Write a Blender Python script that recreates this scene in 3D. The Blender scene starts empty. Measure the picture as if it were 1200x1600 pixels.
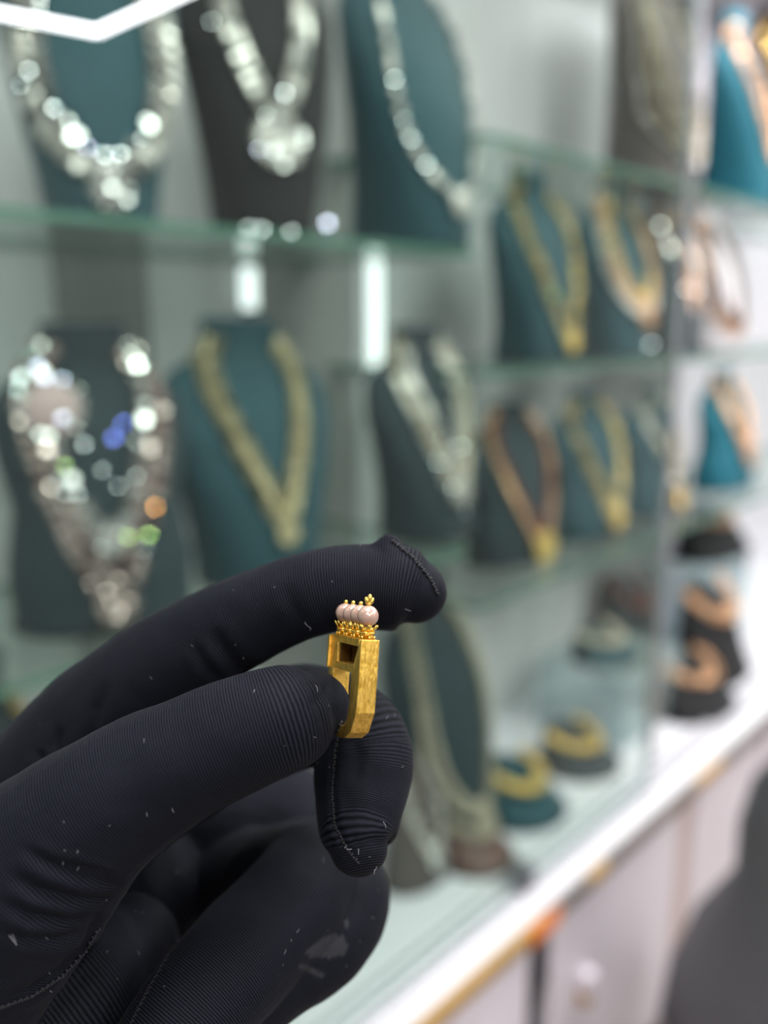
import bpy, bmesh, math, random
import numpy as np
from mathutils import Vector, Matrix, Quaternion
from mathutils.bvhtree import BVHTree
random.seed(7)
rng = np.random.RandomState(7)
S = bpy.context.scene
COL = S.collection

# ------------------------------------------------------------------ camera
FP = 1400.0                                   # focal length in pixels of the 1200x1600 frame
PITCH = math.atan(300 / FP)
YAW = math.atan(1300 * math.cos(PITCH) / FP)  # angle between the view and the case's long axis (X)
CAMP = Vector((0, 0, 1.45))
fh = Vector((math.cos(YAW), math.sin(YAW), 0))
RIGHT = Vector((math.sin(YAW), -math.cos(YAW), 0))
FWD = fh * math.cos(PITCH) + Vector((0, 0, -math.sin(PITCH)))
UP = fh * math.sin(PITCH) + Vector((0, 0, math.cos(PITCH)))
cam = bpy.data.cameras.new('camera')
camo = bpy.data.objects.new('camera', cam)
COL.objects.link(camo)
camo.matrix_world = Matrix.Translation(CAMP) @ Matrix((RIGHT, UP, -FWD)).transposed().to_4x4()
cam.sensor_fit = 'VERTICAL'
cam.sensor_height = 24.0
cam.lens = FP / 1600 * 24.0
cam.clip_start = 0.01
cam.dof.use_dof = True
cam.dof.focus_distance = 0.167
cam.dof.aperture_fstop = cam.lens / 5.0
S.camera = camo

# ------------------------------------------------------------------ world, exposure
w = bpy.data.worlds.new('world'); S.world = w; w.use_nodes = True
w.node_tree.nodes['Background'].inputs[0].default_value = (0.9, 0.95, 1, 1)
w.node_tree.nodes['Background'].inputs[1].default_value = 0.4
S.view_settings.view_transform = 'Standard'
S.view_settings.look = 'None'
S.view_settings.gamma = 1
S.view_settings.use_curve_mapping = False
S.view_settings.exposure = -1.6
S.cycles.use_denoising = True
S.cycles.max_bounces = 8
S.cycles.transparent_max_bounces = 24
S.cycles.sample_clamp_indirect = 6
S.cycles.caustics_reflective = False
S.cycles.caustics_refractive = False

# ------------------------------------------------------------------ lights (ceiling panels, plus panels, strips and downlights added for brightness and glints)
CEIL = 2.7
PANELS = [(0.1, 0.05), (1.5, 0.05), (2.9, 0.05), (4.3, 0.05), (-0.9, -0.7), (-0.9, -1.8), (1.5, -1.0), (0.4, -1.6), (2.55, -0.6), (1.6, -1.7), (2.1, -1.2)]  # last seven are unseen, added to brighten the ring and cabinets
PANEL_AT = ['above the camera', 'above the near bay', 'above the far bay', 'at the far end of the shop', 'behind the camera', 'by the front wall', 'over the aisle beside the chair', 'over the middle of the aisle', 'over the far aisle', 'near the front wall opposite the sliding glass', 'over the aisle opposite the bay divider']
DOWNS = [(0.0, 0.35), (0.7, 0.35), (1.4, 0.35), (2.1, 0.35), (2.8, 0.35)]  # unseen downlights added so that the tilted stones glint
def area(name, loc, sx, sy, power, color=(1, 1, 1), rot=(0, 0, 0), shape='RECTANGLE'):
    l = bpy.data.lights.new(name, 'AREA'); l.shape = shape; l.size = sx
    if shape == 'RECTANGLE': l.size_y = sy
    l.energy = power; l.color = color
    o = bpy.data.objects.new(name, l); COL.objects.link(o); o.location = loc; o.rotation_euler = rot
    return o
for (x, y) in PANELS:
    area('ceiling_panel_light', (x, y, CEIL - 0.035), 0.56, 0.56, 36, (1.0, 0.985, 0.98))
area('case_top_led_light', (0.6, 0.84, 2.19), 3.0, 0.03, 13, (0.96, 1.0, 0.98))  # unseen strip added under the top board to brighten the back panel
area('open_section_led_light', (3.2, 0.80, 2.19), 2.4, 0.04, 42, (1.0, 0.97, 1.0))  # unseen strip added to brighten the open section's back wall
for (x, y) in DOWNS:
    area('downlight_light', (x, y, CEIL - 0.012), 0.08, 0.08, 16, (1.0, 0.97, 0.95), shape='DISK')

# ------------------------------------------------------------------ helpers
def ray(px, py):
    return FWD + RIGHT * ((px - 600) / FP) + UP * ((800 - py) / FP)
def at_depth(px, py, d): return CAMP + ray(px, py) * d
def at_y(px, py, Y):
    r = ray(px, py); return CAMP + r * (Y / r.y)
def at_z(px, py, z):
    r = ray(px, py); return CAMP + r * ((z - CAMP.z) / r.z)
def x_at(px, Y, z):
    """x of the point of the line (Y, z) seen in column px"""
    k = (px - 600) / FP
    v = RIGHT - FWD * k                      # v . (P-C) = 0
    return (-(v.y * (Y - CAMP.y) + v.z * (z - CAMP.z))) / v.x + CAMP.x
def project(p):
    q = Vector(p) - CAMP; z = q.dot(FWD)
    return 600 + FP * q.dot(RIGHT) / z, 800 - FP * q.dot(UP) / z, z

def mat(name, color, rough=0.5, metal=0.0, **kw):
    m = bpy.data.materials.new(name); m.use_nodes = True
    b = m.node_tree.nodes['Principled BSDF']
    b.inputs['Base Color'].default_value = (*color, 1)
    b.inputs['Roughness'].default_value = rough
    b.inputs['Metallic'].default_value = metal
    for k, v in kw.items():
        b.inputs[k.replace('_', ' ')].default_value = v
    return m
def vary(m, scale=30, c2=None, amt=0.25, bump=0.0, bscale=None, stretch=(1, 1, 1)):
    """procedural colour variation and fine relief"""
    nt = m.node_tree; b = nt.nodes['Principled BSDF']
    tc = nt.nodes.new('ShaderNodeTexCoord'); mp = nt.nodes.new('ShaderNodeMapping')
    mp.inputs['Scale'].default_value = stretch
    nt.links.new(tc.outputs['Object'], mp.inputs[0])
    n = nt.nodes.new('ShaderNodeTexNoise'); n.inputs['Scale'].default_value = scale
    nt.links.new(mp.outputs[0], n.inputs['Vector'])
    mx = nt.nodes.new('ShaderNodeMix'); mx.data_type = 'RGBA'
    c = b.inputs['Base Color'].default_value[:3]
    mx.inputs[6].default_value = (*c, 1)
    mx.inputs[7].default_value = (*(c2 or [v * (1 - amt) for v in c]), 1)
    nt.links.new(n.outputs[0], mx.inputs[0]); nt.links.new(mx.outputs[2], b.inputs['Base Color'])
    if bump:
        n2 = nt.nodes.new('ShaderNodeTexNoise'); n2.inputs['Scale'].default_value = bscale or scale * 4
        n2.inputs['Detail'].default_value = 6
        nt.links.new(mp.outputs[0], n2.inputs['Vector'])
        bp = nt.nodes.new('ShaderNodeBump'); bp.inputs['Strength'].default_value = bump
        bp.inputs['Distance'].default_value = 0.0004
        nt.links.new(n2.outputs[0], bp.inputs['Height']); nt.links.new(bp.outputs[0], b.inputs['Normal'])
    return m
def emit_mat(name, color, s):
    m = bpy.data.materials.new(name); m.use_nodes = True
    b = m.node_tree.nodes['Principled BSDF']
    b.inputs['Base Color'].default_value = (*color, 1)
    b.inputs['Emission Color'].default_value = (*color, 1); b.inputs['Emission Strength'].default_value = s
    return m
def glass_mat(name, tint, refl=1.0, haze=0.0):
    m = bpy.data.materials.new(name); m.use_nodes = True; nt = m.node_tree
    nt.nodes.remove(nt.nodes['Principled BSDF'])
    t = nt.nodes.new('ShaderNodeBsdfTransparent'); t.inputs[0].default_value = (*tint, 1)
    g = nt.nodes.new('ShaderNodeBsdfGlossy'); g.inputs['Roughness'].default_value = 0.03
    g.inputs[0].default_value = (0.9, 0.95, 0.93, 1)
    f = nt.nodes.new('ShaderNodeFresnel')       # same reflectance from either side of each face
    ge = nt.nodes.new('ShaderNodeNewGeometry'); io = nt.nodes.new('ShaderNodeMapRange')
    io.inputs[3].default_value = 1.45; io.inputs[4].default_value = 1 / 1.45
    nt.links.new(ge.outputs['Backfacing'], io.inputs[0]); nt.links.new(io.outputs[0], f.inputs[0])
    mu = nt.nodes.new('ShaderNodeMath'); mu.operation = 'MULTIPLY'; mu.inputs[1].default_value = refl
    nt.links.new(f.outputs[0], mu.inputs[0])
    mx = nt.nodes.new('ShaderNodeMixShader'); nt.links.new(mu.outputs[0], mx.inputs[0])
    nt.links.new(t.outputs[0], mx.inputs[1]); nt.links.new(g.outputs[0], mx.inputs[2])
    last = mx
    if haze:
        d = nt.nodes.new('ShaderNodeBsdfDiffuse'); d.inputs[0].default_value = (0.75, 0.85, 0.8, 1)
        m2 = nt.nodes.new('ShaderNodeMixShader'); m2.inputs[0].default_value = haze
        nt.links.new(mx.outputs[0], m2.inputs[1]); nt.links.new(d.outputs[0], m2.inputs[2]); last = m2
    nt.links.new(last.outputs[0], nt.nodes['Material Output'].inputs[0])
    return m

M = {}
M['wall'] = vary(mat('painted_wall', (0.80, 0.78, 0.80), 0.6), 6, amt=0.06)
M['back'] = vary(mat('laminate_back_panel', (0.74, 0.75, 0.745), 0.35), 2.5, amt=0.25)
M['back_grey'] = vary(mat('grey_laminate_panel', (0.36, 0.36, 0.35), 0.35), 2.5, amt=0.3)  # dark reflected bands on the wall, put into the board colour
M['back_white'] = vary(mat('white_laminate_panel', (0.80, 0.765, 0.82), 0.35), 2.5, amt=0.06)
M['wall_dark'] = vary(mat('grey_paint', (0.30, 0.29, 0.30), 0.6), 6, amt=0.06)
M['ceiling'] = mat('ceiling_white', (0.62, 0.62, 0.62), 0.8)
M['floor'] = vary(mat('floor_tile', (0.31, 0.26, 0.235), 0.35), 4, amt=0.4)
M['lacquer'] = vary(mat('white_lacquer', (0.86, 0.80, 0.86), 0.3), 5, amt=0.05)
M['counter'] = vary(mat('counter_white', (0.76, 0.75, 0.79), 0.25), 5, amt=0.04)
M['gold_trim'] = vary(mat('brass_trim', (0.72, 0.42, 0.08), 0.35, 0.5), 12, c2=(0.52, 0.32, 0.09))
M['dark_trim'] = mat('tarnished_trim', (0.16, 0.14, 0.11), 0.4, 0.5)  # darker stretches between the brass ones
M['pink'] = mat('beige_filler', (0.62, 0.50, 0.47), 0.5)
M['black'] = mat('black_gap', (0.02, 0.02, 0.025), 0.6)
M['alu'] = mat('brushed_aluminium', (0.75, 0.76, 0.80), 0.25, 0.9)
M['chrome'] = mat('chrome', (0.85, 0.86, 0.9), 0.12, 1.0)
M['dark_metal'] = mat('dark_metal', (0.12, 0.12, 0.13), 0.35, 0.8)
M['orange'] = mat('orange_tape', (0.80, 0.24, 0.06), 0.45)  # colour of the orange patch on the trim
M['glass'] = glass_mat('door_glass', (0.895, 0.94, 0.918), 0.5, 0.004)
M['shelf'] = glass_mat('shelf_glass', (0.91, 0.95, 0.93), 0.7, 0.02)
M['acrylic'] = glass_mat('clear_acrylic', (0.82, 0.88, 0.90), 0.9, 0.14)
M['edge'] = mat('green_glass_edge', (0.10, 0.23, 0.17), 0.25)
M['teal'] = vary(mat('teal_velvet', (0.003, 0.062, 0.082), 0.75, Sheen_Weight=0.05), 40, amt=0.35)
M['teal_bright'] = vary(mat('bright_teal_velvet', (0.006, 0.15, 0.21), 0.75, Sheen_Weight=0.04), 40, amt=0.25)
M['slate'] = vary(mat('slate_teal_velvet', (0.012, 0.032, 0.040), 0.8, Sheen_Weight=0.04), 40, amt=0.3)
M['blackv'] = vary(mat('black_velvet', (0.005, 0.0055, 0.007), 0.85, Sheen_Weight=0.02), 40, amt=0.3)
M['taupe'] = vary(mat('taupe_velvet', (0.12, 0.10, 0.09), 0.8), 40, amt=0.25)
M['whitev'] = vary(mat('white_velvet', (0.75, 0.73, 0.76), 0.8), 40, amt=0.06)
M['bronze'] = mat('dark_bronze_beads', (0.16, 0.085, 0.045), 0.3, 0.5)
M['brown'] = vary(mat('brown_leather', (0.13, 0.06, 0.045), 0.5), 40, amt=0.25)
M['silver'] = mat('silver_setting', (0.66, 0.63, 0.58), 0.28, 0.85)
M['stone'] = mat('clear_stone', (0.74, 0.72, 0.70), 0.10, 0.8)
M['rosestone'] = mat('pale_rose_stone', (0.70, 0.56, 0.52), 0.10, 0.8)
M['rosedisc'] = mat('rose_mother_of_pearl', (0.52, 0.38, 0.37), 0.3, 0.2)
M['gold'] = mat('yellow_gold_plate', (0.80, 0.56, 0.17), 0.3, 0.8)
M['palegold'] = mat('pale_gold_plate', (0.62, 0.53, 0.32), 0.33, 0.75)
M['rosegold'] = mat('rose_gold_plate', (0.85, 0.50, 0.28), 0.3, 0.8)
M['beige'] = mat('beige_beads', (0.46, 0.41, 0.31), 0.4, 0.3)
M['redbead'] = mat('garnet_beads', (0.22, 0.05, 0.03), 0.2)
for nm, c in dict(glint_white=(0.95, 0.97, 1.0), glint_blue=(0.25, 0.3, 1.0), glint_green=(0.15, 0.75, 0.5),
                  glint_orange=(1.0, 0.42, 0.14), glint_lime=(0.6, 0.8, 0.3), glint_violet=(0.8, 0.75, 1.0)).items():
    M[nm] = mat(nm.replace('glint', 'cut_stone'), c, 0.22, 1.0)  # tints put the dispersed glint colours into the stones
M['lamp'] = emit_mat('lamp_diffuser', (1, 0.99, 0.98), 12)
M['led'] = emit_mat('led_strip', (0.92, 0.97, 1.0), 5.0)
M['ledsoft'] = emit_mat('led_tube_diffuser', (0.93, 1.0, 0.99), 4.6)
M['greyfab'] = vary(mat('grey_upholstery', (0.15, 0.155, 0.165), 0.8), 60, amt=0.3)

class MB:
    def __init__(s): s.v = []; s.f = []; s.m = []
    def add(s, vs, fs, mi=0):
        o = len(s.v); s.v += [tuple(v) for v in vs]
        s.f += [tuple(i + o for i in f) for f in fs]; s.m += [mi] * len(fs); return s
    def box(s, x0, x1, y0, y1, z0, z1, mi=0, side=None):
        v = [(x0, y0, z0), (x1, y0, z0), (x1, y1, z0), (x0, y1, z0), (x0, y0, z1), (x1, y0, z1), (x1, y1, z1), (x0, y1, z1)]
        s.add(v, [(0, 3, 2, 1), (4, 5, 6, 7)], mi)
        s.add(v, [(0, 1, 5, 4), (1, 2, 6, 5), (2, 3, 7, 6), (3, 0, 4, 7)], mi if side is None else side); return s
    def loft(s, rings, cap=True, mi=0):
        n = len(rings[0]); vs = [p for r in rings for p in r]; fs = []
        for i in range(len(rings) - 1):
            for j in range(n):
                k = (j + 1) % n
                fs.append((i * n + j, i * n + k, (i + 1) * n + k, (i + 1) * n + j))
        if cap: fs += [tuple(range(n - 1, -1, -1)), tuple((len(rings) - 1) * n + j for j in range(n))]
        s.add(vs, fs, mi); return s
    def tube(s, pts, rad, n=8, mi=0):
        pts = [Vector(p) for p in pts]; rings = []
        if not hasattr(rad, '__len__'): rad = [rad] * len(pts)
        a = None
        for i, p in enumerate(pts):
            t = (pts[min(i + 1, len(pts) - 1)] - pts[max(i - 1, 0)]).normalized()
            if a is None:
                a = t.orthogonal().normalized()
            else:
                a = (a - t * a.dot(t)).normalized()
            b = t.cross(a)
            rings.append([p + (a * math.cos(2 * math.pi * j / n) + b * math.sin(2 * math.pi * j / n)) * rad[i] for j in range(n)])
        return s.loft(rings, True, mi)
    def lathe(s, prof, n=16, c=(0, 0, 0), mi=0):
        return s.loft([[(c[0] + r * math.cos(2 * math.pi * j / n), c[1] + r * math.sin(2 * math.pi * j / n), c[2] + z) for j in range(n)] for r, z in prof], True, mi)
    def ball(s, c, r, n=10, k=6, sc=(1, 1, 1)):
        return s.loft([[(c[0] + sc[0] * r * math.sin(math.pi * i / k) * math.cos(2 * math.pi * j / n), c[1] + sc[1] * r * math.sin(math.pi * i / k) * math.sin(2 * math.pi * j / n),
                         c[2] - sc[2] * r * math.cos(math.pi * i / k)) for j in range(n)] for i in [0.15] + list(range(1, k)) + [k - 0.15]])
    def mesh(s, name, mats, smooth=False):
        me = bpy.data.meshes.new(name); me.from_pydata([tuple(v) for v in s.v], [], s.f); me.update()
        if not isinstance(mats, (list, tuple)): mats = [mats]
        for m in mats: me.materials.append(m)
        me.polygons.foreach_set('material_index', s.m)
        if smooth: me.polygons.foreach_set('use_smooth', [True] * len(me.polygons))
        return me
    def build(s, name, mats, parent=None, smooth=False, bevel=0):
        me = s.mesh(name, mats, smooth)
        o = link(name, me, parent)
        if bevel:
            b = o.modifiers.new('bevel', 'BEVEL'); b.width = bevel; b.segments = 2; b.limit_method = 'ANGLE'
        return o
def link(name, me, parent=None):
    o = bpy.data.objects.new(name, me); COL.objects.link(o)
    if parent is not None: o.parent = parent
    return o
def tag(o, label=None, cat=None, group=None, kind=None):
    for k, v in (('label', label), ('category', cat), ('group', group), ('kind', kind)):
        if v: o[k] = v
    return o
def empty(name, loc=(0, 0, 0), rz=0.0):
    o = bpy.data.objects.new(name, None); COL.objects.link(o); o.location = loc; o.rotation_euler = (0, 0, rz)
    o.empty_display_size = 0.02
    return o
def struct(o): o['kind'] = 'structure'; return o

# ------------------------------------------------------------------ the room
X0, X1, Y0, Y1 = -1.6, 5.6, -2.3, 1.10
struct(MB().box(X0, X1, Y0, Y1, -0.05, 0).build('floor', M['floor']))
struct(MB().box(X0, X1, Y0, Y1, CEIL, CEIL + 0.05).build('ceiling', M['ceiling']))
struct(MB().box(X0, X1, Y1, Y1 + 0.05, 0, CEIL).build('wall_back', M['wall']))
struct(MB().box(X0, X1, Y0 - 0.05, Y0, 0, CEIL).build('wall_front', M['wall_dark']))
struct(MB().box(X0 - 0.05, X0, Y0, Y1, 0, CEIL).build('wall_left', M['wall_dark']))
struct(MB().box(X1, X1 + 0.05, Y0, Y1, 0, CEIL).build('wall_right', M['wall']))
for i, (x, y) in enumerate(PANELS):
    t = empty('ceiling_light', (x, y, CEIL))
    tag(t, 'square white ceiling light panel ' + PANEL_AT[i], 'ceiling light', 'ceiling light panels')
    f = MB()
    for a in ((-.31, .31, -.31, -.285), (-.31, .31, .285, .31), (-.31, -.285, -.285, .285), (.285, .31, -.285, .285)):
        f.box(a[0], a[1], a[2], a[3], -0.03, 0)
    f.build('frame', M['alu'], t)
    MB().box(-.285, .285, -.285, .285, -0.02, -0.01).build('diffuser', M['lamp'], t)
for i, (x, y) in enumerate(DOWNS):
    t = empty('downlight', (x, y, CEIL))
    tag(t, 'small round recessed ceiling downlight ' + ['over the left end of the upper shelf', 'over the black velvet bust', 'over the bay divider', 'over the end of the sliding glass', 'over the far open section'][i], 'downlight', 'ceiling downlights')
    MB().lathe([(0.05, 0), (0.055, -0.004), (0.055, -0.009), (0.046, -0.011), (0.044, -0.004)], 24).build('bezel', M['alu'], t)

# ------------------------------------------------------------------ display case: deck, panels, posts, shelves, glass
YS, YD, YB = 0.74, 0.652, 1.05          # shelf front edge, sliding glass, back panel
ZD = 0.605                              # deck height
XDIV = 1.02                             # bay A / bay B
XG = x_at(1012, YD, ZD)                 # where the sliding glass ends
XE = 4.6
case = empty('display_case', (0, 0, 0))
tag(case, 'long white glass-fronted jewellery display case with teal bust shelves', 'display case')
xs = [-1.3] + [x_at(c, YB, 1.4) for c in (95, 235, 385, 560, 800)]
xs += [x_at(c, YB, 1.4) for c in (930, 1062)] + [3.0, 3.8, XE]
for a, b, bk in zip(xs[:-1], xs[1:], ['back', 'back_grey', 'back', 'back_grey', 'back', 'back', 'back_grey', 'back_white', 'back_white', 'back_white']):       # back boards with open joints; grey boards put darker reflections into the colour
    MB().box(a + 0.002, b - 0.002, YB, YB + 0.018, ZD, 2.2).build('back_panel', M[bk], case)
MB().box(-1.3, XE, YB + 0.018, YB + 0.03, ZD, 2.2).build('back_frame', M['dark_metal'], case)
MB().box(-1.3, XE, 0.641, YB, ZD - 0.03, ZD).build('deck', M['counter'], case, bevel=0.002)
MB().box(-1.3, XE, 0.60, YB + 0.03, 2.2, 2.24).build('top_board', M['lacquer'], case)
def shelf(x0, x1, z, lab):
    o = MB().box(x0, x1, YS, YB - 0.002, z - 0.008, z, 0, 1).build('glass_shelf', [M['shelf'], M['edge']])
    tag(o, lab, 'shelf'); return o
ZA = [1.540, 1.135]; ZB = [1.690, 1.380, 1.040]
shelf(-1.2, XDIV - 0.03, ZA[0], 'clear glass shelf under the large crystal necklaces at top left')
shelf(-1.2, XDIV - 0.03, ZA[1], 'clear glass shelf under the rose crystal and gold necklace busts')
shelf(XDIV, 4.4, ZB[0], 'highest glass shelf in the far bay, green-edged corner visible')
shelf(XDIV, 4.4, ZB[1], 'eye-level glass shelf in the far bay')
shelf(XDIV, 4.4, ZB[2], 'lowest glass shelf in the far bay above the deck')
# brackets under shelves
for (z, xa, xb) in [(ZA[0], -1.0, XDIV - 0.06), (ZA[1], -1.0, XDIV - 0.06), (ZB[0], XDIV + 0.03, 4.3), (ZB[1], XDIV + 0.03, 4.3), (ZB[2], XDIV + 0.03, 4.3)]:
    for x in (xa, (xa + xb) / 2, xb):
        MB().box(x - 0.006, x + 0.006, YB - 0.05, YB, z - 0.022, z - 0.0085).build('shelf_bracket', M['chrome'], case)
# sliding glass doors
gd = empty('sliding_glass_door', (0, YD, ZD)); tag(gd, 'tall green-tinted sliding glass door over the left shelves', 'glass door')
MB().box(-1.25, XG - 0.008, -0.003, 0.003, 0.012, 1.58).build('pane', M['glass'], gd)
MB().box(XG - 0.012, XG, -0.006, 0.006, 0.012, 1.58).build('edge_profile', M['alu'], gd)
tr = MB().box(-1.3, XE, 0.640, 0.645, ZD + .002, ZD + 0.008).box(-1.3, XE, 0.660, 0.664, ZD, ZD + 0.008).box(-1.3, XE, 0.682, 0.686, ZD, ZD + 0.008)
tr.build('door_track', M['alu'], case)
lk = empty('door_lock', at_z(815, 1372, ZD + 0.012)); tag(lk, 'small dark round lock on the glass door track', 'lock')
MB().lathe([(0.020, -0.011), (0.022, -0.006), (0.022, 0.014), (0.019, 0.018), (0.005, 0.018)], 20).build('barrel', M['dark_metal'], lk)
MB().box(-0.002, 0.002, -0.007, 0.007, 0.017, 0.020).build('key_slot', M['chrome'], lk)

# ------------------------------------------------------------------ base cabinets under the deck
YC = 0.62
def cab_x(px, py): return at_y(px, py, YC).x
ct = MB().box(-1.3, XE, YC - 0.012, 0.64, ZD - 0.006, ZD + 0.002).build('counter_edge', M['counter'], None, bevel=0.0015)
tag(ct, 'continuous glossy white counter edge in front of the glass', 'counter')
xa = cab_x(838, 1450); xb = cab_x(868, 1450); xc = cab_x(1056, 1450); xd = cab_x(1078, 1450); xe = cab_x(1195, 1200)
tr = empty('counter_trim', (0, 0, 0)); tag(tr, 'thin brass trim strip along the front of the white counter', 'trim')
def trim(x0, x1, m): MB().box(x0, x1, YC - 0.020, YC + 0.001, ZD - 0.028, ZD - 0.0065).build('strip', m, tr)
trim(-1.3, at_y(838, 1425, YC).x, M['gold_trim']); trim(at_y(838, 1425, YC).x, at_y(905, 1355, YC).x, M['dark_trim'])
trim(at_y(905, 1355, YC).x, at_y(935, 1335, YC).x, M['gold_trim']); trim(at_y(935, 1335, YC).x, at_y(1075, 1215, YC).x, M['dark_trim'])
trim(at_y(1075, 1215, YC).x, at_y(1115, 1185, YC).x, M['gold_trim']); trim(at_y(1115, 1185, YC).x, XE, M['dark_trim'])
tp = at_y(860, 1402, YC - 0.021)
tag(MB().box(tp.x - 0.05, tp.x + 0.03, YC - 0.023, YC - 0.0205, ZD - 0.032, ZD - 0.004).build('tape_patch', M['orange']),
    'small orange tape patch stuck on the counter trim', 'tape')
def cabinet(x0, x1, doors, lab, seam=None, handle=None):
    c = empty('base_cabinet', ((x0 + x1) / 2, 0.84, 0)); tag(c, lab, 'cabinet', 'white base cabinets under the counter')
    h = (x1 - x0) / 2
    MB().box(-h, h, -0.19, 0.19, 0.08, ZD - 0.031).build('carcass', M['lacquer'], c)
    MB().box(-h, h, -0.15, 0.19, 0.0, 0.08).build('plinth', M['dark_metal'], c)
    n = doors; wd = 2 * h / n
    for i in range(n):
        d = MB().box(-h + i * wd + 0.0025, -h + (i + 1) * wd - 0.0025, -0.212, -0.192, 0.085, ZD - 0.033).build('door', M['lacquer'], c, bevel=0.0015)
        if handle:
            hx, hz = handle
            MB().box(hx - 0.012, hx + 0.012, -0.236, -0.2125, hz - 0.012, hz + 0.022).build('handle', M['lacquer'], d, bevel=0.003)
            MB().box(hx - 0.010, hx + 0.010, -0.230, -0.2125, hz - 0.036, hz - 0.0125).build('handle_plate', M['gold_trim'], d)
    return c
cabinet(-1.3, xa, 4, 'row of white cabinet doors under the brass-trimmed counter end, left of the dark gap')
hp = at_y(915, 1535, YC)
cabinet(xb, xc, 1, 'white cabinet with a small white and brass door handle', handle=(hp.x - (xb + xc) / 2, hp.z))
fl = MB().box(xc + 0.001, xd - 0.001, YC + 0.01, 1.02, 0.0, ZD - 0.031).build('filler_panel', M['pink']); tag(fl, 'narrow beige filler panel between two white cabinets', 'panel')
cabinet(xd, xe, 1, 'white cabinet right of the beige filler panel, without a handle')
cabinet(xe + 0.02, XE, 5, 'far run of white cabinets beyond the dark seam')
kk = empty('bin_bag', ((xa + xb) / 2, 0.655, 0)); tag(kk, 'black fabric folded in the dark gap between white cabinets', 'fabric')  # black filler added to keep the gap between cabinets dark
f = MB(); 
for i, (z, r) in enumerate([(0.0, .026), (.12, .02), (.25, .027), (.36, .015), (.45, .022), (.54, .02)]): pass
prof = [(0.004, 0), (0.024, 0.01), (0.022, 0.12), (0.027, 0.28), (0.014, 0.38), (0.024, 0.46), (0.022, 0.54), (0.003, 0.555)]
f.loft([[(min(1.2, (xb - xa) / 0.055) * r * math.cos(a), 0.038 * math.sin(a) * (r / 0.025), z) for a in [2 * math.pi * j / 14 for j in range(14)]] for r, z in prof])
f.build('folded_cloth', M['black'], kk, smooth=True)

# ------------------------------------------------------------------ glowing strips on the back panel, bright hanging corner near the camera
def glow_strip(px, y0, y1, lab):  # emissive strips put in for bright upright reflections
    Y = YB - 0.014; p0 = at_y(px, y1, Y); p1 = at_y(px, y0, Y)
    t = empty('led_tube', p0); tag(t, lab, 'light')
    h = p1.z - p0.z
    MB().box(-0.008, 0.008, -0.004, 0.010, 0, h).build('diffuser', M['ledsoft'], t)
    MB().box(-0.011, 0.011, 0.010, 0.0135, -0.006, h + 0.006).build('rail', M['alu'], t)
glow_strip(393, 418, 482, 'short upright LED tube on the back panel, above the gold necklace bust')
glow_strip(588, 408, 640, 'long upright LED tube on the back panel behind the silver lace necklace')
dd = 0.30
A = at_depth(-120, -5, dd + 0.02); B = at_depth(150, 47, dd); Cc = at_depth(420, -75, dd - 0.01)
lf = empty('hanging_lamp', B); tag(lf, 'thin bright white V-shaped lamp corner hanging at top left', 'lamp')  # bright white V drawn as two emissive bars
for p, q in ((A, B), (B, Cc)):
    p, q = p - B, q - B
    t = (q - p).normalized(); n = t.cross(Vector(-FWD)).normalized() * 0.0019; k = Vector(FWD) * 0.0025
    mb = MB(); mb.add([p - n, p + n, q + n, q - n, p - n + k, p + n + k, q + n + k, q - n + k], [(0, 1, 2, 3), (7, 6, 5, 4), (0, 4, 5, 1), (1, 5, 6, 2), (2, 6, 7, 3), (3, 7, 4, 0)])
    mb.build('led_bar', M['led'], lf)
for p in (A - B, Cc - B):
    MB().tube([p + Vector((0, 0, 0.0)), p + Vector((0, 0, CEIL - B.z - p.z))], 0.0008, 6).build('hanging_wire', M['alu'], lf)

# ------------------------------------------------------------------ display busts
def lerp_tab(tab, s):
    for (a, *va), (b, *vb) in zip(tab[:-1], tab[1:]):
        if s <= b:
            k = (s - a) / (b - a) if b > a else 0; k = max(0, min(1, k))
            return [x + (y - x) * k for x, y in zip(va, vb)]
    return tab[-1][1:]
BUST = [(0, .60, -.50, .50), (.05, .62, -.50, .50), (.20, .70, -.47, .42), (.40, .85, -.38, .36), (.58, .97, -.25, .34), (.70, 1.0, -.12, .33),
        (.77, .93, -.04, .33), (.82, .74, .02, .32), (.86, .50, .06, .32), (.90, .42, .07, .31), (.97, .42, .06, .31), (1.0, .44, .05, .31)]
BUSTW = [(0, .92, -.50, .50), (.2, .95, -.47, .42)] + BUST[3:]
class Bust:
    def __init__(s, W, H, D, wide=False): s.W, s.H, s.D, s.tab = W, H, D, (BUSTW if wide else BUST)
    def front(s, u, k):
        w, f, b = lerp_tab(s.tab, k); c = (f + b) / 2; h = (b - f) / 2
        a = min(0.98, abs(2 * u / w)); return Vector((u * s.W, (c - h * (1 - a ** 2.4) ** (1 / 2.4)) * s.D, k * s.H))
    def mesh(s):
        mb = MB(); rings = []; n = 36
        for i in range(29):
            k = i / 28; w, f, b = lerp_tab(s.tab, k); c = (f + b) / 2 * s.D; h = (b - f) / 2 * s.D
            r = []
            for j in range(n):
                a = 2 * math.pi * j / n; ca, sa = math.cos(a), math.sin(a); e = 2 / 2.4
                r.append((w * s.W / 2 * math.copysign(abs(ca) ** e, ca), c + h * math.copysign(abs(sa) ** e, sa), k * s.H))
            rings.append(r)
        return mb.loft(rings)
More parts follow.
